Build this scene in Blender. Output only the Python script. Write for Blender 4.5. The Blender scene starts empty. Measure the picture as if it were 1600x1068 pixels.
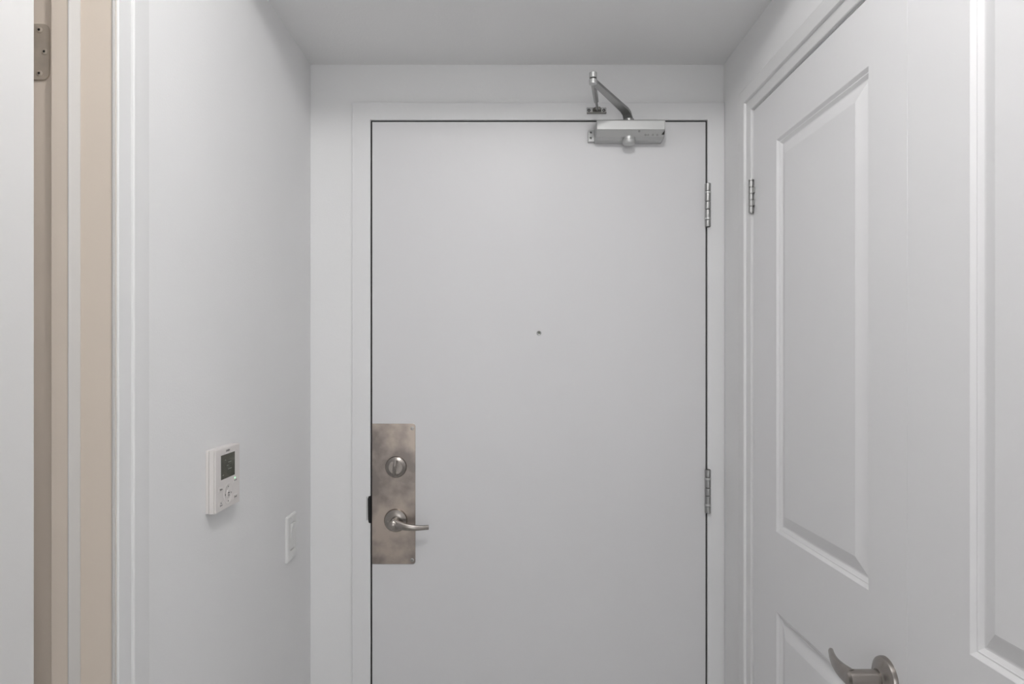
import bpy, bmesh, math, random
from mathutils import Matrix, Vector
random.seed(7)
S = bpy.context.scene
C = bpy.context.collection
PI = math.pi
EYE = 1.44

# ------------------------------------------------------------------ camera, light, exposure
cam_d = bpy.data.cameras.new('camera'); cam = bpy.data.objects.new('camera', cam_d); C.objects.link(cam)
cam.location = (0, 0, EYE); cam.rotation_euler = (PI/2, 0, 0)
cam_d.sensor_width = 36; cam_d.lens = 1050/1600*36
cam_d.shift_x = 15/1600; cam_d.shift_y = 26/1600
cam_d.clip_start = 0.01
S.camera = cam

w = bpy.data.worlds.new('world'); S.world = w; w.use_nodes = True
w.node_tree.nodes['Background'].inputs[0].default_value = (1, 1, 1, 1)
w.node_tree.nodes['Background'].inputs[1].default_value = 0.02

def light(name, kind, loc, power, color, **kw):
    d = bpy.data.lights.new(name, kind); d.energy = power; d.color = color
    for k, v in kw.items(): setattr(d, k, v)
    o = bpy.data.objects.new(name, d); C.objects.link(o); o.location = loc
    return o
light('ceiling_lamp_light', 'POINT', (0.06, 0.40, 2.425), 11.8, (1.0, 0.985, 0.975), shadow_soft_size=0.06)
r = light('rear_fill_light', 'AREA', (0.0, -3.1, 1.20), 15, (0.98, 0.99, 1.0), shape='RECTANGLE', size=1.5, size_y=1.9)  # added soft fill from behind the camera, no window modelled there
r.rotation_euler = (PI/2, 0, 0)

S.view_settings.view_transform = 'Standard'
S.view_settings.look = 'None'
S.view_settings.gamma = 1.0
S.view_settings.use_curve_mapping = False
S.view_settings.exposure = 0.44

# ------------------------------------------------------------------ materials
def mat(name, col, rough=0.5, metal=0.0, bump=0.0, bscale=200, var=0.0, vscale=6, col2=None, stretch=None, coat=0.0):
    m = bpy.data.materials.new(name); m.use_nodes = True
    nt = m.node_tree; b = nt.nodes['Principled BSDF']
    b.inputs['Base Color'].default_value = (*col, 1)
    b.inputs['Roughness'].default_value = rough
    b.inputs['Metallic'].default_value = metal
    if coat: b.inputs['Coat Weight'].default_value = coat
    tc = nt.nodes.new('ShaderNodeTexCoord')
    src = tc.outputs['Object']
    if stretch:
        mp = nt.nodes.new('ShaderNodeMapping'); mp.inputs['Scale'].default_value = stretch
        nt.links.new(src, mp.inputs[0]); src = mp.outputs[0]
    if var:
        n = nt.nodes.new('ShaderNodeTexNoise'); n.inputs['Scale'].default_value = vscale
        n.inputs['Detail'].default_value = 4
        nt.links.new(src, n.inputs['Vector'])
        mx = nt.nodes.new('ShaderNodeMix'); mx.data_type = 'RGBA'
        c2 = col2 or tuple(c*(1-var) for c in col)
        mx.inputs[6].default_value = (*col, 1); mx.inputs[7].default_value = (*c2, 1)
        rp = nt.nodes.new('ShaderNodeMapRange'); rp.inputs[1].default_value = .38; rp.inputs[2].default_value = .62
        nt.links.new(n.outputs[0], rp.inputs[0]); nt.links.new(rp.outputs[0], mx.inputs[0])
        nt.links.new(mx.outputs[2], b.inputs['Base Color'])
    if bump:
        n = nt.nodes.new('ShaderNodeTexNoise'); n.inputs['Scale'].default_value = bscale
        n.inputs['Detail'].default_value = 2
        nt.links.new(src, n.inputs['Vector'])
        bp = nt.nodes.new('ShaderNodeBump'); bp.inputs['Strength'].default_value = bump; bp.inputs['Distance'].default_value = 0.001
        nt.links.new(n.outputs[0], bp.inputs['Height']); nt.links.new(bp.outputs[0], b.inputs['Normal'])
    return m
M = {}
M['wall'] = mat('wall_paint', (.87, .87, .872), .75, bump=.25, bscale=260, var=.012, vscale=3)
M['ceiling'] = mat('ceiling_paint', (.90, .90, .90), .9, bump=.3, bscale=200)
M['trim'] = mat('trim_paint', (.78, .78, .78), .38, bump=.06, bscale=90)
M['frame'] = mat('metal_frame_paint', (.82, .82, .825), .45, bump=.12, bscale=160)
M['door'] = mat('entry_door_paint', (.745, .742, .752), .42, bump=.12, bscale=150, var=.012, vscale=2.5)
M['cream'] = mat('cream_jamb_paint', (.80, .705, .61), .42, bump=.08, bscale=90)
M['closet'] = mat('closet_door_paint', (.84, .838, .845), .42, bump=.08, bscale=120)
M['strip'] = mat('strip_paint', (.60, .585, .565), .5)
M['leafn'] = mat('brushed_nickel_leaf', (.64, .57, .49), .45, .55, var=.15, vscale=30)
M['shoe'] = mat('bracket_steel', (.26, .25, .23), .35, 1.0)
M['room_door'] = mat('room_door_paint', (.70, .695, .69), .42, bump=.08, bscale=120)
M['nickel'] = mat('satin_nickel', (.38, .35, .325), .27, 1.0, var=.12, vscale=40)
M['plate'] = mat('worn_steel_plate', (.47, .405, .355), .34, 1.0, var=.3, vscale=14, col2=(.255, .225, .21), bump=.08, bscale=500)
M['alu'] = mat('silver_painted_metal', (.56, .565, .56), .45, .7)
M['steel'] = mat('hinge_steel', (.40, .40, .395), .38, 1.0)
M['dark'] = mat('dark_metal', (.05, .048, .045), .5, .3)
M['black'] = mat('black_gap', (.012, .012, .012), .8)
M['plastic'] = mat('white_plastic', (.78, .745, .725), .4)
M['switch'] = mat('switch_plastic', (.80, .80, .79), .3)
M['groove'] = mat('grey_seam', (.45, .43, .41), .7)
M['lcd'] = mat('lcd_glass', (.075, .085, .065), .08, 0, coat=.6)
M['ink'] = mat('grey_ink', (.16, .15, .15), .6)
M['lcdink'] = mat('lcd_segments', (.35, .38, .33), .4)
M['floor'] = mat('floor_finish', (.74, .73, .71), .5, var=.2, vscale=8, stretch=(1, .15, 1))
ml = bpy.data.materials.new('green_led'); ml.use_nodes = True
ml.node_tree.nodes['Principled BSDF'].inputs['Base Color'].default_value = (.3, .7, .4, 1)
ml.node_tree.nodes['Principled BSDF'].inputs['Emission Color'].default_value = (.45, 1, .55, 1)
ml.node_tree.nodes['Principled BSDF'].inputs['Emission Strength'].default_value = 1.0
M['led'] = ml

# ------------------------------------------------------------------ helpers
def tag(o, label=None, cat=None, group=None, kind=None):
    if label: o['label'] = label
    if cat: o['category'] = cat
    if group: o['group'] = group
    if kind: o['kind'] = kind
    return o
def obj(name, bm, m, parent=None, bevel=0, seg=2, smooth=False, loc=None):
    bmesh.ops.recalc_face_normals(bm, faces=bm.faces)
    if loc is not None: bmesh.ops.translate(bm, verts=bm.verts, vec=-Vector(loc))
    me = bpy.data.meshes.new(name); bm.to_mesh(me); bm.free()
    me.materials.append(m)
    o = bpy.data.objects.new(name, me); C.objects.link(o)
    if loc is not None: o.location = loc
    if parent is not None:
        o.parent = parent
        pl = parent.matrix_basis.translation.copy(); pp = parent.parent
        while pp is not None: pl += pp.matrix_basis.translation; pp = pp.parent
        if not parent.get('localframe') and loc is None: o.location = -pl
        elif loc is not None and not parent.get('localframe'): o.location = Vector(loc)-pl
    if smooth:
        me.polygons.foreach_set('use_smooth', [True]*len(me.polygons))
        try: me.set_sharp_from_angle(angle=math.radians(35))
        except Exception: pass
    if bevel:
        b = o.modifiers.new('bevel', 'BEVEL'); b.width = bevel; b.segments = seg; b.limit_method = 'ANGLE'; b.angle_limit = math.radians(30)
        b.harden_normals = False
    return o
def empty(name, loc):
    o = bpy.data.objects.new(name, None); C.objects.link(o); o.location = loc; o.empty_display_size = .05
    return o
def box(bm, x0, x1, y0, y1, z0, z1):
    vs = [bm.verts.new((x, y, z)) for x in (x0, x1) for y in (y0, y1) for z in (z0, z1)]
    for f in ((0,1,3,2), (4,6,7,5), (0,4,5,1), (2,3,7,6), (0,2,6,4), (1,5,7,3)):
        bm.faces.new([vs[i] for i in f])
    return vs
def BX(*a):
    bm = bmesh.new(); box(bm, *a); return bm
def frame_of(axis):
    a = Vector(axis).normalized()
    t = Vector((0, 0, 1)) if abs(a.z) < .9 else Vector((1, 0, 0))
    u = a.cross(t).normalized(); v = a.cross(u).normalized()
    return a, u, v
def lathe(bm, o, axis, prof, n=32):
    """prof: list of (distance along axis, radius)"""
    a, u, v = frame_of(axis); o = Vector(o); rings = []
    for d, rr in prof:
        if rr < 1e-6: rings.append([bm.verts.new(o+a*d)]); continue
        rings.append([bm.verts.new(o+a*d+(u*math.cos(2*PI*k/n)+v*math.sin(2*PI*k/n))*rr) for k in range(n)])
    for A, B in zip(rings, rings[1:]):
        for k in range(n):
            k2 = (k+1) % n
            if len(A) == 1 and len(B) == 1: continue
            if len(A) == 1: bm.faces.new((A[0], B[k], B[k2]))
            elif len(B) == 1: bm.faces.new((A[k], A[k2], B[0]))
            else: bm.faces.new((A[k], A[k2], B[k2], B[k]))
    if len(rings[0]) > 1: bm.faces.new(rings[0])
    if len(rings[-1]) > 1: bm.faces.new(rings[-1][::-1])
def LT(*a, **k):
    bm = bmesh.new(); lathe(bm, *a, **k); return bm
def prism(bm, pts, vec):
    """extrude closed 3-D polygon pts by vec"""
    vec = Vector(vec)
    A = [bm.verts.new(Vector(p)) for p in pts]; B = [bm.verts.new(Vector(p)+vec) for p in pts]
    bm.faces.new(A); bm.faces.new(B[::-1])
    for k in range(len(A)):
        bm.faces.new((A[k], B[k], B[(k+1) % len(A)], A[(k+1) % len(A)]))
def sweep(bm, path, sizes, up=(0, 0, 1), n=16, p=2.0):
    """super-ellipse tube; sizes: (half width sideways, half height along up)"""
    path = [Vector(q) for q in path]; up = Vector(up); rings = []
    for i, q in enumerate(path):
        t = (path[min(i+1, len(path)-1)]-path[max(i-1, 0)]).normalized()
        s = t.cross(up).normalized(); uu = s.cross(t).normalized()
        a, b = sizes[i]; ring = []
        for k in range(n):
            c, d = math.cos(2*PI*k/n), math.sin(2*PI*k/n)
            ring.append(bm.verts.new(q+s*a*math.copysign(abs(c)**(2/p), c)+uu*b*math.copysign(abs(d)**(2/p), d)))
        rings.append(ring)
    for A, B in zip(rings, rings[1:]):
        for k in range(n): bm.faces.new((A[k], A[(k+1) % n], B[(k+1) % n], B[k]))
    bm.faces.new(rings[0]); bm.faces.new(rings[-1][::-1])

# ------------------------------------------------------------------ main dimensions
XL, XR = -.523, .603          # corridor walls
YB = 1.832                    # end wall
YJ = .893                     # far jamb face of the left doorway
ZC, ZH, YE = 2.241, 2.50, 1.185   # low soffit, high ceiling, soffit edge
YN = -3.2
# floor, ceiling, walls
fl = obj('floor', BX(-2.2, .95, YN-.1, 2.05, -.05, 0), M['floor']); tag(fl, 'pale hallway floor below the picture', 'floor', kind='structure')
bm = bmesh.new(); box(bm, XL-.11, XR+.11, YE, YB+.1, ZC, ZH); box(bm, -2.2, .95, YN-.1, 2.05, ZH, ZH+.05)
tag(obj('ceiling', bm, M['ceiling']), 'lowered grey-white ceiling over the entry door', 'ceiling', kind='structure')

# entry door opening in the end wall
DX0, DX1, DZ1 = -.3585, .5570, 1.44+.6475     # opening inside the metal frame
FX0, FX1, FZ1 = -.408, .6025, 1.44+.694
bm = bmesh.new()
box(bm, XL-.11, FX0+.01, YB, YB+.12, 0, ZC)
box(bm, FX0+.01, XR+.11, YB, YB+.12, FZ1-.01, ZC)
tag(obj('wall_back', bm, M['wall']), 'short white end wall around the entry door', 'wall', kind='structure')

# left wall with a doorway
T = .113
bm = bmesh.new()
box(bm, XL-T, XL, YJ+.02, YB+.12, 0, ZC)
box(bm, XL-T, XL, YJ+.02, YE+.002, ZC, ZH)
box(bm, XL-T, XL, YJ-.80, YJ+.02, 2.06, ZH)
box(bm, XL-T, XL, YN, YJ-.80, 0, ZH)
tag(obj('wall_left', bm, M['wall'], bevel=0), 'white left wall carrying the controller and light switch', 'wall', kind='structure')
# right wall with the closet opening
CZ1 = 1.44+.5955
CY0, CY1 = .385, 1.6115
bm = bmesh.new()
box(bm, XR, XR+.11, CY1+.016, YB+.12, 0, ZC)
box(bm, XR, XR+.11, CY0-.016, CY1+.016, CZ1+.016, ZC)
box(bm, XR, XR+.11, CY0-.016, YE+.002, ZC, ZH)
box(bm, XR, XR+.11, YN, CY0-.016, 0, ZH)
tag(obj('wall_right', bm, M['wall']), 'white right wall around the panelled closet doors', 'wall', kind='structure')
# rear of the hallway, closet interior and side room (behind the doors)
tag(obj('wall_rear', BX(-2.2, .95, YN-.1, YN, 0, ZH), M['wall']), 'white wall behind the camera', 'wall', kind='structure')
bm = bmesh.new(); box(bm, -2.2, -2.1, YN, 2.0, 0, ZH); box(bm, -2.1, XL-T, 1.9, 2.0, 0, ZH); box(bm, -2.1, XL-T, -1.4, -1.3, 0, ZH)
tag(obj('wall_side_room', bm, M['wall']), 'white walls of the room behind the left door', 'wall', kind='structure')
tag(obj('wall_closet', BX(.90, .95, YN, 2.0, 0, ZH), M['wall']), 'closet back wall behind the panelled doors', 'wall', kind='structure')

# ------------------------------------------------------------------ entry door frame
t1 = empty('trim_1', (FX0, YB, 0)); tag(t1, 'painted white metal frame around the flat entry door', 'door frame', kind='structure')
YF = 1.823                    # frame face
YD = 1.827                    # door face
bm = bmesh.new()
prism(bm, [(FX0, YF, 0), (DX0, YF, 0), (DX0, YF, DZ1), (DX1, YF, DZ1), (DX1, YF, 0), (FX1, YF, 0), (FX1, YF, FZ1), (FX0, YF, FZ1)], (0, YB+.10-YF, 0))
obj('jamb', bm, M['frame'], t1, bevel=.0010)
bm = bmesh.new()
box(bm, DX0, DX0+.0041, YD+.006, YD+.03, 0, DZ1); box(bm, DX1-.0041, DX1, YD+.006, YD+.03, 0, DZ1); box(bm, DX0+.0041, DX1-.0041, YD+.006, YD+.03, DZ1-.0039, DZ1)
obj('gap_shade', bm, M['black'], t1)  # black strips added as the shade in the gap round the door
bm = bmesh.new()
box(bm, DX0, DX0+.016, YD+.047, YD+.09, 0, DZ1); box(bm, DX1-.016, DX1, YD+.047, YD+.09, 0, DZ1); box(bm, DX0+.016, DX1-.016, YD+.047, YD+.09, DZ1-.016, DZ1)
obj('stop', bm, M['dark'], t1)
obj('opening_backing', BX(-.35, .55, YD+.095, YD+.10, 0, DZ1), M['black'], t1).name = 'black_backing'  # black sheet across the opening behind the door
# strike plate lip with its dark cut-out beside the lock plate
sk = bmesh.new()
zs0, zs1 = 1.44-.446, 1.44-.372
pts = [(DX0-.0060, YF-.0006, zs0+.010), (DX0-.0068, YF-.0006, zs1-.008), (DX0-.0045, YF-.0006, zs1-.001), (DX0+.0012, YF-.0006, zs1), (DX0+.0012, YF-.0006, zs0), (DX0-.004, YF-.0006, zs0+.001)]
prism(sk, pts, (0, .006, 0))
st = obj('strike_pocket', sk, M['black'], t1)
sw = bmesh.new()
sweep(sw, [(DX0-.009, YF-.001, zs0+.008+(zs1-zs0-.01)*k/8) for k in range(9)], [(.0009, .0009)]*9, up=(1, 0, 0), n=8)
lip = obj('strike_lip', sw, M['steel'], t1)

# ------------------------------------------------------------------ entry door
d1 = obj('door_1', BX(DX0+.0042, DX1-.0042, YD, YD+.0445, .008, DZ1-.0040), M['door'], bevel=.0012, loc=(DX0+.0042, YD, .008))
tag(d1, 'flat white entry door with peephole and steel lock plate', 'door', kind='structure')
def Z(h): return EYE+h
# peephole
ph = obj('peephole', LT((.0992, YD, Z(.0695)), (0, -1, 0), [(-.002, .0062), (.0012, .0062), (.0022, .0052), (.0015, .0034)], n=24), M['steel'], d1, smooth=True)
obj('lens', LT((.0992, YD, Z(.0695)), (0, -1, 0), [(.0012, .0036), (.0018, .0030), (.0022, 0)], n=16), M['lcd'], ph, smooth=True)
# lock plate with rounded right corners, wrapping the door's edge
px0, px1, pz0, pz1, rr = DX0+.0042, -.2363, Z(-.5575), Z(-.1765), .008
pts = [(px0, pz0)] + [(px1-rr+rr*math.cos(a), pz0+rr+rr*math.sin(a)) for a in [(-90+15*k)*PI/180 for k in range(7)]] + \
      [(px1-rr+rr*math.cos(a), pz1-rr+rr*math.sin(a)) for a in [(15*k)*PI/180 for k in range(7)]] + [(px0, pz1)]
bm = bmesh.new(); prism(bm, [(x, YD-.0022, z) for x, z in pts], (0, .0022, 0))
lp = obj('lock_plate', bm, M['plate'], d1, bevel=.0006, seg=2)
tag(lp, 'worn brownish steel plate')
def screw(parent, p, n, r=.0042, m='steel', slot=True, rot=.6):
    a, u, v = frame_of(n); p = Vector(p)
    s = obj('screw', LT(p, n, [(0, r), (.0005, r), (.0010, r*.8), (.0011, r*.42), (.0002, r*.34), (.0001, 0)], n=20), M[m], parent, smooth=True)
    s.data.materials.append(M['dark'])
    for pl in s.data.polygons:
        if (pl.center - Vector(s.data.vertices[-1].co)).length < r*.4: pl.material_index = 1
    return s
for z in (Z(-.1895), Z(-.5465)):
    screw(lp, (-.2450, YD-.0020, z), (0, -1, 0), r=.0048)
# deadbolt
cx, cz = -.2885, Z(-.2935)
db = obj('deadbolt', LT((cx, YD-.002, cz), (0, -1, 0), [(0, .0290), (.004, .0290), (.007, .0272), (.010, .0200), (.0115, .0185), (.0115, 0)], n=48), M['nickel'], d1, smooth=True)
bm = bmesh.new()
sweep(bm, [(cx-.001, YD-.012, cz-.016), (cx-.001, YD-.024, cz-.018), (cx-.0005, YD-.032, cz-.006), (cx, YD-.033, cz+.006), (cx+.001, YD-.026, cz+.018), (cx+.001, YD-.012, cz+.016)],
      [(.004, .003), (.0045, .004), (.0048, .0055), (.0048, .0055), (.0042, .004), (.004, .003)], up=(0, -1, .01), n=12, p=2.6)
box(bm, cx-.0035, cx+.0035, YD-.028, YD-.010, cz-.016, cz+.016)
# blade of the thumb turn
obj('thumb_turn', bm, M['nickel'], db, smooth=True)
for dx in (-.0125, .0125): screw(db, (cx+dx, YD-.0115, cz-.003), (0, -1, 0), r=.0032, m='nickel')
# entry lever
cx, cz = -.2893, Z(-.4385)
lv = bmesh.new()
lathe(lv, (cx, YD-.002, cz), (0, -1, 0), [(0, .0122), (.038, .0118), (.050, .0122), (.0575, .0112), (.0605, .0070), (.0612, 0)], n=36)
path = []; sz = []
for k in range(15):
    t = k/14
    path.append((cx-.002+.0955*t, YD-.050-.010*math.sin(t*PI*.9)+.006*t, cz+.002*(1-t)-.006*math.sin(t*PI)*.6-.009*t+.001))
    sz.append((.0070-.0026*t, .0135-.0072*min(1, t*1.2)**.8))
sweep(lv, path, sz, n=20, p=2.5)
lh = obj('lever_handle', lv, M['nickel'], d1, smooth=True)
obj('rosette', LT((cx, YD-.002, cz), (0, -1, 0), [(0, .0315), (.004, .0315), (.008, .0295), (.011, .022), (.0125, .0135), (.0125, .012)], n=48), M['nickel'], lh, smooth=True)
for dx in (-.0205, .0205): screw(lh, (cx+dx, YD-.0125, cz-.001), (0, -1, 0), r=.003, m='nickel')
# butt hinges of the entry door
def butt_hinge(z0, z1):
    hx, hy = .5563, YD-.0075; H = z1-z0
    bm = bmesh.new(); rad = .0078
    fr = [0, .165, .40, .58, .82, 1.0]
    for a, b in zip(fr, fr[1:]):
        lathe(bm, (hx, hy, z0), (0, 0, 1), [(H*a+.0008, rad-.0007), (H*a+.0016, rad), (H*b-.0016, rad), (H*b-.0008, rad-.0007)], n=24)
    hg = obj('hinge', bm, M['steel'], d1, smooth=True)
    bm = bmesh.new(); lathe(bm, (hx, hy, z0), (0, 0, 1), [(.0002, rad*.8), (H-.0002, rad*.8)], n=20)
    obj('hinge_pin', bm, M['dark'], hg, smooth=True)
    bm = bmesh.new()
    for f in (.19, .79):
        lathe(bm, (hx, hy, z0+H*f), (0, 0, 1), [(-.003, rad), (-.0022, rad+.0007), (.0022, rad+.0007), (.003, rad)], n=24)
    obj('bearing', bm, M['alu'], hg, smooth=True)
    bm = BX(hx-.0012, hx+.0008, hy, YD+.02, z0+.001, z1-.001)
    obj('leaf', bm, M['steel'], hg)
butt_hinge(Z(.356), Z(.4745)); butt_hinge(Z(-.4185), Z(-.2995))

# ------------------------------------------------------------------ door closer
dc = empty('door_closer', (.335, YD, Z(.583)))
tag(dc, 'silver surface-mounted door closer with jointed arm at top of entry door', 'door closer')
prof = [(0, .583), (.030, .583), (.044, .588), (.055, .602), (.057, .604), (.057, .6275), (.054, .6295), (0, .6295)]
bm = bmesh.new(); prism(bm, [(.2490, YD-d, Z(h)) for d, h in prof], (.1790, 0, 0))
body = obj('body', bm, M['alu'], dc, bevel=.0014)
bm = bmesh.new(); prism(bm, [(.4278, YD-d, Z(h)) for d, h in prof], (.0014, 0, 0))
obj('end_cap', bm, M['alu'], dc, bevel=.0004)
fb = bmesh.new(); box(fb, .2315, .2500, YD-.010, YD, Z(.5860), Z(.6205))
for v in fb.verts:
    if v.co.x < .24 and v.co.z > Z(.60): v.co.z -= .004
flg = obj('flange', fb, M['alu'], dc, bevel=.002)
for z in (.6105, .5955): 
    s = screw(flg, (.2385, YD-.0095, Z(z)), (0, -1, 0), r=.0038)
    obj('socket', LT((.2385, YD-.0095, Z(z)), (0, -1, 0), [(0, .0018), (.0018, .0018)], n=6), M['dark'], flg)
# pinion cap beneath, little valve screws
bm = LT((.3375, YD-.034, Z(.590)), (0, 0, -1), [(0, .0150), (.008, .0150), (.0095, .0172), (.0135, .0172), (.0180, .0150), (.0210, .009), (.0220, 0)], n=36)
obj('pinion_cap', bm, M['alu'], dc, smooth=True)
nrm = Vector((0, -.8, -.62))
vs = bmesh.new()
for x, d, h, rr_ in ((.361, .0535, .600, .003), (.3790, .0470, .5925, .0028), (.3860, .0470, .5925, .0022), (.3985, .0470, .5925, .0026), (.4100, .0470, .5925, .0026)):
    lathe(vs, (x, YD-d, Z(h)), nrm, [(-.001, rr_), (.0012, rr_), (.0012, rr_*.5), (.0004, rr_*.45), (.0004, 0)], n=16)
obj('valve_screw', vs, M['steel'], body, smooth=True)
tr = bmesh.new(); prism(tr, [(.4215, YD-.0475, Z(.5925)), (.4285, YD-.0475, Z(.5925)), (.4285, YD-.055, Z(.601))], (0, -.0012, .0006))
obj('corner_notch', tr, M['dark'], body)
# arm
E = Vector((.2163, 1.603, Z(.6620)))      # elbow
P = Vector((.3375, YD-.034, 0))
bm = bmesh.new()
pth = [(P.x, P.y, Z(.6280)), (P.x-.002, P.y-.004, Z(.6370)), (P.x-.0085, P.y-.016, Z(.6480)), (P.x-.018, P.y-.032, Z(.6520))]
q0 = Vector(pth[-1])
for k in range(1, 9): pth.append(tuple(q0.lerp(E, k/8)))
szs = [(.0125, .004), (.0125, .004), (.0120, .0038), (.0118, .0036)]+[(.0115-.0035*k/8, .0036) for k in range(1, 9)]
arm_dir = (E-q0).normalized(); side = arm_dir.cross(Vector((0, 0, 1))).normalized()
rings = []
for p_, (a, b) in zip(pth, szs):
    p_ = Vector(p_)
    i = pth.index(tuple(p_)) if tuple(p_) in pth else 0
    rings.append([p_+side*sx*a+Vector((0, 0, sz_))*b for sx, sz_ in ((-1, -1), (1, -1), (1, 1), (-1, 1))])
# turn the cross-section of the riser so it keeps its thickness along the bend
for i in (0, 1):
    p_ = Vector(pth[i]); nn = -arm_dir; nn.z = 0; nn.normalize()
    rings[i] = [p_+side*sx*.0125+nn*sz_*.004*(1 if i == 0 else 1) for sx, sz_ in ((-1, -1), (1, -1), (1, 1), (-1, 1))]
    rings[i] = [rings[i][k] for k in (3, 2, 1, 0)] if False else rings[i]
rv = [[bm.verts.new(c) for c in rg] for rg in rings]
for A, B in zip(rv, rv[1:]):
    for k in range(4): bm.faces.new((A[k], A[(k+1) % 4], B[(k+1) % 4], B[k]))
bm.faces.new(rv[0]); bm.faces.new(rv[-1][::-1])
obj('main_arm', bm, M['steel'], dc, bevel=.001)
obj('arm_hub', LT((P.x, P.y, Z(.6285)), (0, 0, 1), [(0, .0135), (.009, .0135), (.010, .011), (.013, .0075), (.013, 0)], n=28), M['steel'], dc, smooth=True)
obj('elbow_joint', LT((E.x, E.y, Z(.6540)), (0, 0, 1), [(0, .0080), (.0006, .0094), (.0110, .0094), (.0116, .0072), (.0144, .0072), (.0150, .0090), (.0270, .0090), (.0280, .0080), (.0280, 0)], n=28), M['alu'], dc, smooth=True)
SH = Vector((.2560, YF-.012, Z(.6710)))
obj('groove_shade', LT((E.x, E.y, Z(.6540)), (0, 0, 1), [(.0117, .0080), (.0143, .0080)], n=28), M['dark'], dc, smooth=True)  # dark ring added as the shade inside the elbow groove
bm = bmesh.new(); dirv = SH-E; L = dirv.length
lathe(bm, E, dirv, [(0, .0050), (.02, .0062), (.10, .0066), (.145, .0062), (.152, .0045), (.156, .0036), (L, .0036)], n=20)
obj('forearm_rod', bm, M['steel'], dc, smooth=True)
# shoe on the frame head
bm = bmesh.new(); box(bm, .2285, .2815, YF-.0035, YF, Z(.6630), Z(.6800))
shoe = obj('shoe', bm, M['steel'], dc, bevel=.001)
bm = bmesh.new()
box(bm, .2285, .2815, YF-.009, YF-.003, Z(.6630), Z(.6652))
prism(bm, [(.2440, YF-.003, Z(.668)), (.2680, YF-.003, Z(.668)), (.2625, YF-.019, Z(.668)), (.2500, YF-.019, Z(.668))], (0, 0, .0085))
obj('shoe_bracket', bm, M['shoe'], shoe, bevel=.0008)
for x in (.2345, .2745): 
    screw(shoe, (x, YF-.0033, Z(.6720)), (0, -1, 0), r=.0042, m='dark')

# ------------------------------------------------------------------ panelled doors
PROFILE = [(0, 0), (.0010, .0006), (.0060, .0045), (.0078, .0046), (.0090, .0056), (.0140, .0090), (.0158, .0092), (.0180, .0088), (.0400, .0016), (.0425, .0010), (.0430, .0008)]
def panel_leaf(root, W, H, ustiles, rows, map_, m, t=.035, parent_mat=None):
    """u across 0..W, v up 0..H; map_(u, v, depth)->point; rows: list of (v0, v1); ustiles: (u0, u1)"""
    u0, u1 = ustiles
    bm = bmesh.new()
    us = [0, u0, u1, W]; vsn = [0]
    for a, b in rows: vsn += [a, b]
    vsn.append(H)
    grid = [[bm.verts.new(map_(u, v, 0)) for v in vsn] for u in us]
    for i in range(3):
        for j in range(len(vsn)-1):
            if i == 1 and j % 2 == 1: continue
            bm.faces.new((grid[i][j], grid[i+1][j], grid[i+1][j+1], grid[i][j+1]))
    # back and sides
    bk = [bm.verts.new(map_(u, v, t)) for u, v in ((0, 0), (W, 0), (W, H), (0, H))]
    bm.faces.new(bk)
    n = len(vsn)-1
    bm.faces.new([grid[i][0] for i in range(4)]+[bk[1], bk[0]])
    bm.faces.new([grid[i][n] for i in range(4)]+[bk[2], bk[3]])
    bm.faces.new([grid[0][j] for j in range(n+1)]+[bk[3], bk[0]])
    bm.faces.new([grid[3][j] for j in range(n+1)]+[bk[2], bk[1]])
    # recess walls behind the panels
    for j, (a, b) in enumerate(rows):
        jj = 1+2*j
    me_bm = bm
    def finish(name, **k): return obj(name, me_bm, m, **k)
    panels = []
    for a, b in rows:
        pb = bmesh.new(); prev = None
        for ins, dep in PROFILE:
            ring = [pb.verts.new(map_(u, v, dep)) for u, v in ((u0+ins, a+ins), (u1-ins, a+ins), (u1-ins, b-ins), (u0+ins, b-ins))]
            if prev:
                for k in range(4): pb.faces.new((prev[k], prev[(k+1) % 4], ring[(k+1) % 4], ring[k]))
            prev = ring
        pb.faces.new(prev)
        bkk = [pb.verts.new(map_(u, v, t-.003)) for u, v in ((u0, a), (u1, a), (u1, b), (u0, b))]
        first = pb.verts[:4] if False else None
        panels.append(pb)
    return finish, panels
ROWS = [(.20, .8845-.008), (1.0595-.008, 1.921-.008)]
def closet_leaf(name, ynear, yfar, stiles, label):
    """leaf in the plane x = XR-.001; u runs from the far edge towards the camera"""
    W = yfar-ynear
    mp = lambda u, v, d: (XR-.001+d, yfar-u, .008+v)
    fin, pans = panel_leaf(None, W, 2.033-.008, stiles, ROWS, mp, M['closet'])
    o = fin(name, loc=(XR, yfar, .008)); tag(o, label, 'door', kind='structure')
    for pb in pans: obj('panel', pb, M['closet'], o)
    return o
d2 = closet_leaf('door_2', .9995, 1.6080, (.131, .503), 'far white panelled closet leaf with satin nickel lever')
d3 = closet_leaf('door_3', .3885, .9965, (.131, .503), 'near white panelled closet leaf at the right edge without visible lever')

# lever on the closet leaf
ly, lz = 1.0523, .940
bm = bmesh.new()
lathe(bm, (XR-.001, ly, lz), (-1, 0, 0), [(.004, .0132), (.048, .0132), (.052, .0135), (.060, .0128), (.0635, .009), (.0645, 0)], n=36)
path = []; sz = []
for k in range(17):
    t = k/16
    path.append((.5465+.0175*t**1.8-.003*math.sin(t*PI), ly-.002+.1035*t, lz-.001*math.sin(t*PI)-.002*t))
    sz.append((.0082-.0040*t, .0150-.0092*t**1.1))
sweep(bm, path, sz, n=22, p=2.3)
l2 = obj('lever_handle', bm, M['nickel'], d2, smooth=True)
obj('rosette', LT((XR-.001, ly, lz), (-1, 0, 0), [(0, .0330), (.003, .0330), (.0065, .0318), (.0105, .0255), (.0125, .0180), (.0150, .0145), (.0150, .013)], n=56), M['nickel'], l2, smooth=True)

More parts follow.
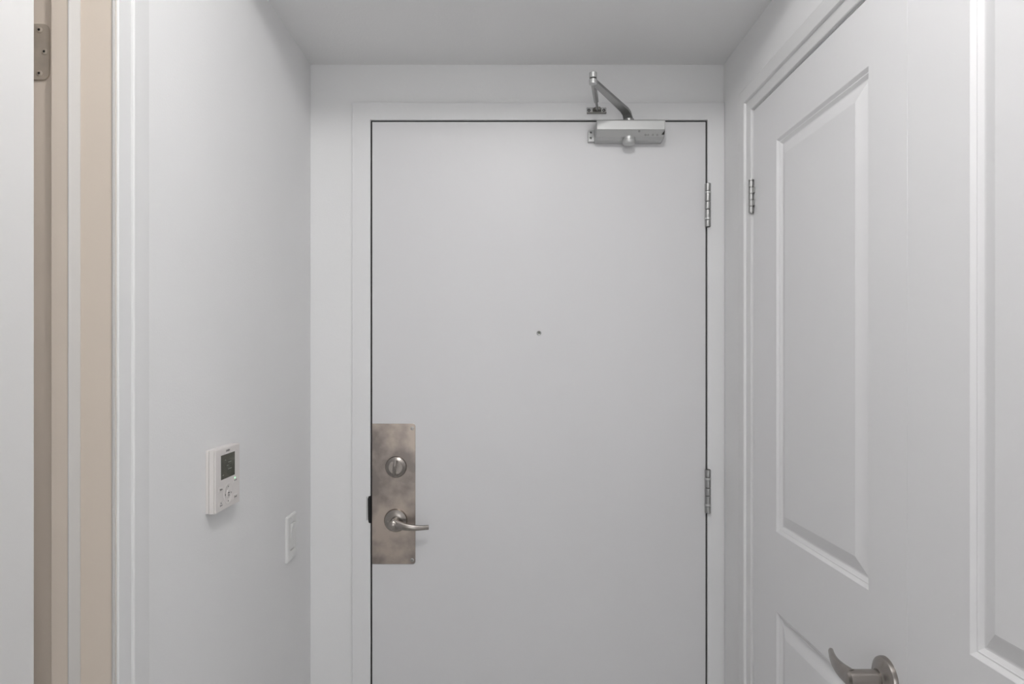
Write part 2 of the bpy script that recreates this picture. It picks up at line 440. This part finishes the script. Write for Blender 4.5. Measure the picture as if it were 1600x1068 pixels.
# closet door hinge
def small_hinge(cx, cy, z0, z1, rad, parent):
    bm = bmesh.new(); H = z1-z0
    fr = [0, .2, .4, .6, .8, 1.0]
    for a, b in zip(fr, fr[1:]):
        lathe(bm, (cx, cy, z0), (0, 0, 1), [(H*a+.0005, rad-.0005), (H*a+.0011, rad), (H*b-.0011, rad), (H*b-.0005, rad-.0005)], n=20)
    hg = obj('hinge', bm, M['steel'], parent, smooth=True)
    obj('hinge_pin', LT((cx, cy, z0), (0, 0, 1), [(-.001, rad*.8), (H+.0015, rad*.8), (H+.0015, rad*1.05), (H+.004, rad*1.05), (H+.0045, rad*.7)], n=20), M['steel'], hg, smooth=True)
    return hg
hg = small_hinge(XR-.0068, 1.6105, Z(.349), Z(.4245), .0062, d2)
bm = bmesh.new(); z0, H = Z(.349), .0755
for f in (.2, .6): box(bm, XR-.0060, XR-.0012, 1.600, 1.6085, z0+H*f+.001, z0+H*(f+.2)-.001)
for v in bm.verts:
    if v.co.y < 1.605: v.co.x += .002
obj('leaf', bm, M['steel'], hg)

# closet casing and jamb (profiled, mitred at the far top corner)
t2 = empty('trim_2', (XR, CY1, 0)); tag(t2, 'white profiled casing around the panelled closet doors', 'door frame', kind='structure')
CAS = [(0, 0), (0, .0050), (.0015, .0065), (.0235, .0090), (.0245, .0130), (.0262, .0150), (.0560, .0165), (.0590, .0150), (.0600, .012), (.0600, 0)]   # (away from the opening, proud)
def casing_u(ynear, yfar, ztop, xw, sgn, prof, rev=.003):
    """U-shaped mitred casing round an opening in a wall plane x = xw, proud towards sgn; returns three bmeshes"""
    def P3(y, z, pr): return (xw+sgn*pr, y, z)
    out = []
    for seg in ('far', 'top', 'near'):
        bm = bmesh.new(); A = []; B = []
        for o_, pr in prof:
            o2 = o_+rev
            if seg == 'far':
                A.append(bm.verts.new(P3(yfar+o2, 0, pr))); B.append(bm.verts.new(P3(yfar+o2, ztop+o2, pr)))
            elif seg == 'near':
                A.append(bm.verts.new(P3(ynear-o2, 0, pr))); B.append(bm.verts.new(P3(ynear-o2, ztop+o2, pr)))
            else:
                A.append(bm.verts.new(P3(ynear-o2, ztop+o2, pr))); B.append(bm.verts.new(P3(yfar+o2, ztop+o2, pr)))
        n = len(prof)
        for k in range(n): bm.faces.new((A[k], A[(k+1) % n], B[(k+1) % n], B[k]))
        bm.faces.new(A); bm.faces.new(B[::-1]); out.append(bm)
    return out
for bm in casing_u(CY0, CY1, CZ1, XR, -1, CAS, rev=.002): obj('casing', bm, M['trim'], t2)
bm = bmesh.new(); box(bm, XR, XR+.11, CY1, CY1+.016, 0, CZ1+.016); obj('jamb', bm, M['trim'], t2)
obj('jamb', BX(XR, XR+.11, CY0-.016, CY0, 0, CZ1+.016), M['trim'], t2)
obj('jamb', BX(XR, XR+.11, CY0, CY1, CZ1, CZ1+.016), M['trim'], t2)
bm = bmesh.new(); box(bm, XR+.037, XR+.055, CY0, CY1, CZ1-.012, CZ1); box(bm, XR+.037, XR+.055, CY1-.012, CY1, 0, CZ1-.012); box(bm, XR+.037, XR+.055, CY0, CY0+.012, 0, CZ1-.012)
obj('door_stop', bm, M['dark'], t2)
obj('gap_filler', BX(XR-.0007, XR+.045, .99655, .99945, .01, CZ1-.012), M['closet'], t2)  # filler added to keep the gap between the leaves light

# ------------------------------------------------------------------ left doorway: casing, cream jamb, stop, seal
t3 = empty('trim_3', (XL, YJ, 0)); tag(t3, 'white casing and cream jamb of the doorway at left', 'door frame', kind='structure')
CAS2 = [(0, 0), (0, .0085), (.0015, .0100), (.0285, .0108), (.0292, .0100), (.0302, .0100), (.0308, .0128), (.0325, .0140), (.0690, .0145), (.0715, .0130), (.0725, .010), (.0725, 0)]
for bm in casing_u(YJ-.76, YJ, 2.036, XL, 1, CAS2, rev=.005): obj('casing', bm, M['trim'], t3)
for y0, y1 in ((YJ, YJ+.02), (YJ-.78, YJ-.76)):
    obj('jamb', BX(XL-T-.004, XL+.0068, y0, y1, 0, 2.056), M['cream'], t3, bevel=.002)
obj('jamb', BX(XL-T-.004, XL+.0068, YJ-.76, YJ, 2.036, 2.056), M['cream'], t3, bevel=.002)
edge = BX(XL+.0042, XL+.0078, YJ-.0015, YJ+.003, 0, 2.03)
obj('edge_bead', edge, M['strip'], t3, bevel=.001, seg=3)
obj('door_stop', BX(-.5915, -.5670, YJ-.0130, YJ, 0, 2.036), M['cream'], t3, bevel=.0012)
obj('door_stop', BX(-.5915, -.5670, YJ-.76, YJ-.747, 0, 2.036), M['cream'], t3, bevel=.0012)
bm = bmesh.new(); prism(bm, [(-.5600, YJ, 0), (-.5600, YJ-.0020, 0), (-.5612, YJ-.0040, 0), (-.5655, YJ-.0110, 0), (-.5672, YJ-.0140, 0), (-.5690, YJ-.0140, 0), (-.5690, YJ, 0)], (0, 0, 2.03))
tag(obj('seal_strip', bm, M['strip'], t3, bevel=.0008), 'white strip on the cream jamb')

# side-room door, ajar into the room on the left
PV = Vector((-.635, .888, 0)); th = math.radians(40)
def rot(X, Y):
    a, b = X-PV.x, Y-PV.y
    return (PV.x+a*math.cos(th)+b*math.sin(th), PV.y-a*math.sin(th)+b*math.cos(th))
def mp(u, v, d):
    x, y = rot(-.593-d, .890-u); return (x, y, .008+v)
fin, pans = panel_leaf(None, .752, 2.025, (.12, .632), ROWS, mp, M['room_door'])
d4 = fin('door_4', loc=(PV.x, PV.y, .008)); tag(d4, 'white door standing ajar at the left edge', 'door', kind='structure')
for pb in pans: obj('panel', pb, M['room_door'], d4)
# jamb leaf of its hinge with three screws
hz0, hz1 = Z(.3695), Z(.4440); r_ = .009
pts = [(-.633, hz0)]+[(-.6012-r_+r_*math.cos(a), hz0+r_+r_*math.sin(a)) for a in [(-90+15*k)*PI/180 for k in range(7)]]+[(-.6012-r_+r_*math.cos(a), hz1-r_+r_*math.sin(a)) for a in [(15*k)*PI/180 for k in range(7)]]+[(-.633, hz1)]
bm = bmesh.new(); prism(bm, [(x, YJ-.0020, z) for x, z in pts], (0, .0022, 0))
hl = obj('hinge_leaf', bm, M['leafn'], t3, bevel=.0005); tag(hl, 'nickel hinge leaf with rounded corners')
for x, z in ((-.6140, hz1-.0085), (-.6072, (hz0+hz1)/2), (-.6140, hz0+.0085)):
    screw(hl, (x, YJ-.0020, z), (0, -1, 0), r=.0040, m='leafn')
bm = bmesh.new(); lathe(bm, (-.637, YJ-.003, hz0), (0, 0, 1), [(0, .0048), (.0745, .0048)], n=16)
obj('hinge_knuckle', bm, M['nickel'], hl, smooth=True)

# ------------------------------------------------------------------ wall controller
def on_left(y, z, pr): return (XL+pr, y, z)
ty0, ty1, tz0, tz1, tp = 1.184, 1.2935, Z(-.2745), Z(-.1620), .0175
wc = empty('wall_controller', (XL, (ty0+ty1)/2, tz0)); tag(wc, 'white wall-mounted climate controller with small dark screen and buttons', 'thermostat')
obj('back_plate', BX(XL, XL+.0052, ty0+.0004, ty1-.0004, tz0+.0004, tz1-.0004), M['plastic'], wc, bevel=.0006)
obj('seam', BX(XL+.0050, XL+.0062, ty0+.0012, ty1-.0012, tz0+.0012, tz1-.0012), M['groove'], wc)
obj('housing', BX(XL+.0060, XL+tp-.0030, ty0, ty1, tz0, tz1), M['plastic'], wc, bevel=.0006)
obj('front_cover', BX(XL+tp-.0028, XL+tp, ty0+.0003, ty1-.0003, tz0+.0003, tz1-.0003), M['plastic'], wc, bevel=.0012)
xf = XL+tp
scr = obj('screen', BX(xf-.001, xf+.0003, 1.2070, 1.2690, Z(-.2185), Z(-.1745)), M['lcd'], wc, bevel=.0002)
bm = bmesh.new()
for y, z, w_, h_ in ((1.245, Z(-.1905), .014, .0012), (1.236, Z(-.1960), .006, .0010), (1.246, Z(-.2030), .016, .0012), (1.216, Z(-.2110), .006, .0008), (1.226, Z(-.1850), .004, .0008)):
    box(bm, xf+.0002, xf+.0005, y-w_/2, y+w_/2, z-h_/2, z+h_/2)
tag(obj('display_segments', bm, M['lcdink'], scr), 'pale lines shown on the dark screen')
def text(body, size, y, z, parent, m, name='lettering', align='CENTER'):
    cu = bpy.data.curves.new('tmp', 'FONT'); cu.body = body; cu.size = size; cu.align_x = align; cu.align_y = 'CENTER'
    cu.extrude = .00012; cu.offset = size*.02
    to = bpy.data.objects.new('tmp', cu); C.objects.link(to)
    bpy.context.view_layer.update()
    me = bpy.data.meshes.new_from_object(to.evaluated_get(bpy.context.evaluated_depsgraph_get()))
    bpy.data.objects.remove(to)
    bm = bmesh.new(); bm.from_mesh(me); bpy.data.meshes.remove(me)
    for v in bm.verts: v.co = Vector((xf+.0002+v.co.z, y+v.co.x, z+v.co.y))
    return obj(name, bm, m, parent)
text('DAIKIN', .0052, 1.2375, Z(-.1688), wc, M['ink'])
# buttons: outlines slightly proud, with lettering
def button(y, z, w_, h_, lines, size=.0034):
    b = obj('button', BX(xf-.0006, xf+.0006, y-w_/2, y+w_/2, z-h_/2, z+h_/2), M['plastic'], wc, bevel=.0005)
    for i, l in enumerate(lines):
        t_ = text(l, size, y, z+(len(lines)-1)*.0019-i*.0038, b, M['ink'])
        t_.location.x += .0004
    return b
button(1.2065, Z(-.2350), .019, .0085, ['Mode'], .0046)
ob = button(1.2710, Z(-.2290), .019, .0085, ['On/Off'], .0042)
button(1.2065, Z(-.2615), .019, .0095, ['Fan', 'Speed'], .0044)
button(1.2710, Z(-.2600), .019, .0085, ['Cancel'], .0044)
obj('status_light', LT((xf+.0004, 1.2690, Z(-.2245)), (1, 0, 0), [(0, .0016), (.0006, .0014), (.0008, 0)], n=14), M['led'], wc)
bm = bmesh.new()
lathe(bm, (xf, 1.2385, Z(-.2485)), (1, 0, 0), [(0, .0190), (.0004, .0187), (.0005, .0180), (.0002, .0174), (.0002, 0)], n=40)
dp = obj('direction_pad', bm, M['plastic'], wc, smooth=True)
obj('pad_center', LT((xf+.0003, 1.2385, Z(-.2485)), (1, 0, 0), [(0, .0078), (.0008, .0076), (.0010, .0070), (.0010, 0)], n=30), M['plastic'], dp, smooth=True)
for l, z in (('Menu', -.2465), ('OK', -.2510)):
    t_ = text(l, .0040, 1.2385, Z(z), dp, M['ink']); t_.location.x += .0012
bm = bmesh.new()
for dy, dz in ((1, 0), (-1, 0), (0, 1), (0, -1)):
    c = Vector((xf+.0004, 1.2385+dy*.0132, Z(-.2485)+dz*.0132)); d = Vector((0, dy, dz)); s = Vector((0, -dz, dy))
    prism(bm, [c+d*.0018, c-d*.001+s*.0018, c-d*.001-s*.0018], (.0004, 0, 0))
obj('arrow_marks', bm, M['ink'], dp)

# ------------------------------------------------------------------ light switch
sy0, sy1, sz0, sz1 = 1.6190, 1.6890, Z(-.4935), Z(-.3830)
ls = empty('light_switch', (XL, (sy0+sy1)/2, sz0)); tag(ls, 'white rocker light switch low on left wall near the entry door', 'light switch')
bm = bmesh.new(); y0, y1, z0, z1 = sy0, sy1, sz0, sz1
a, b, c, d = 1.6375, 1.6705, Z(-.4690), Z(-.4020)
def plate_ring():
    bm = bmesh.new(); prev = None
    loops = [((sy0, sy1, sz0, sz1), 0), ((sy0+.0004, sy1-.0004, sz0+.0004, sz1-.0004), .0038), ((sy0+.003, sy1-.003, sz0+.003, sz1-.003), .0062), ((a, b, c, d), .0066), ((a, b, c, d), .001)]
    for (p, q, r1, s1), pr in loops:
        ring = [bm.verts.new((XL+pr, Y, Zz)) for Y, Zz in ((p, r1), (q, r1), (q, s1), (p, s1))]
        if prev:
            for k in range(4): bm.faces.new((prev[k], prev[(k+1) % 4], ring[(k+1) % 4], ring[k]))
        prev = ring
    bm.faces.new(prev); return bm
obj('cover_plate', plate_ring(), M['switch'], ls)
bm = bmesh.new(); mz = (c+d)/2
prism(bm, [(XL+.002, a+.0012, c+.001), (XL+.0046, a+.0012, c+.001), (XL+.0070, a+.0012, mz), (XL+.0125, a+.0012, d-.001), (XL+.002, a+.0012, d-.001)], (0, b-a-.0024, 0))
obj('rocker', bm, M['switch'], ls, bevel=.0005)
for z in (sz0+.0095, sz1-.0095):
    screw(ls, (XL+.0060, (sy0+sy1)/2, z), (1, 0, 0), r=.003, m='switch')
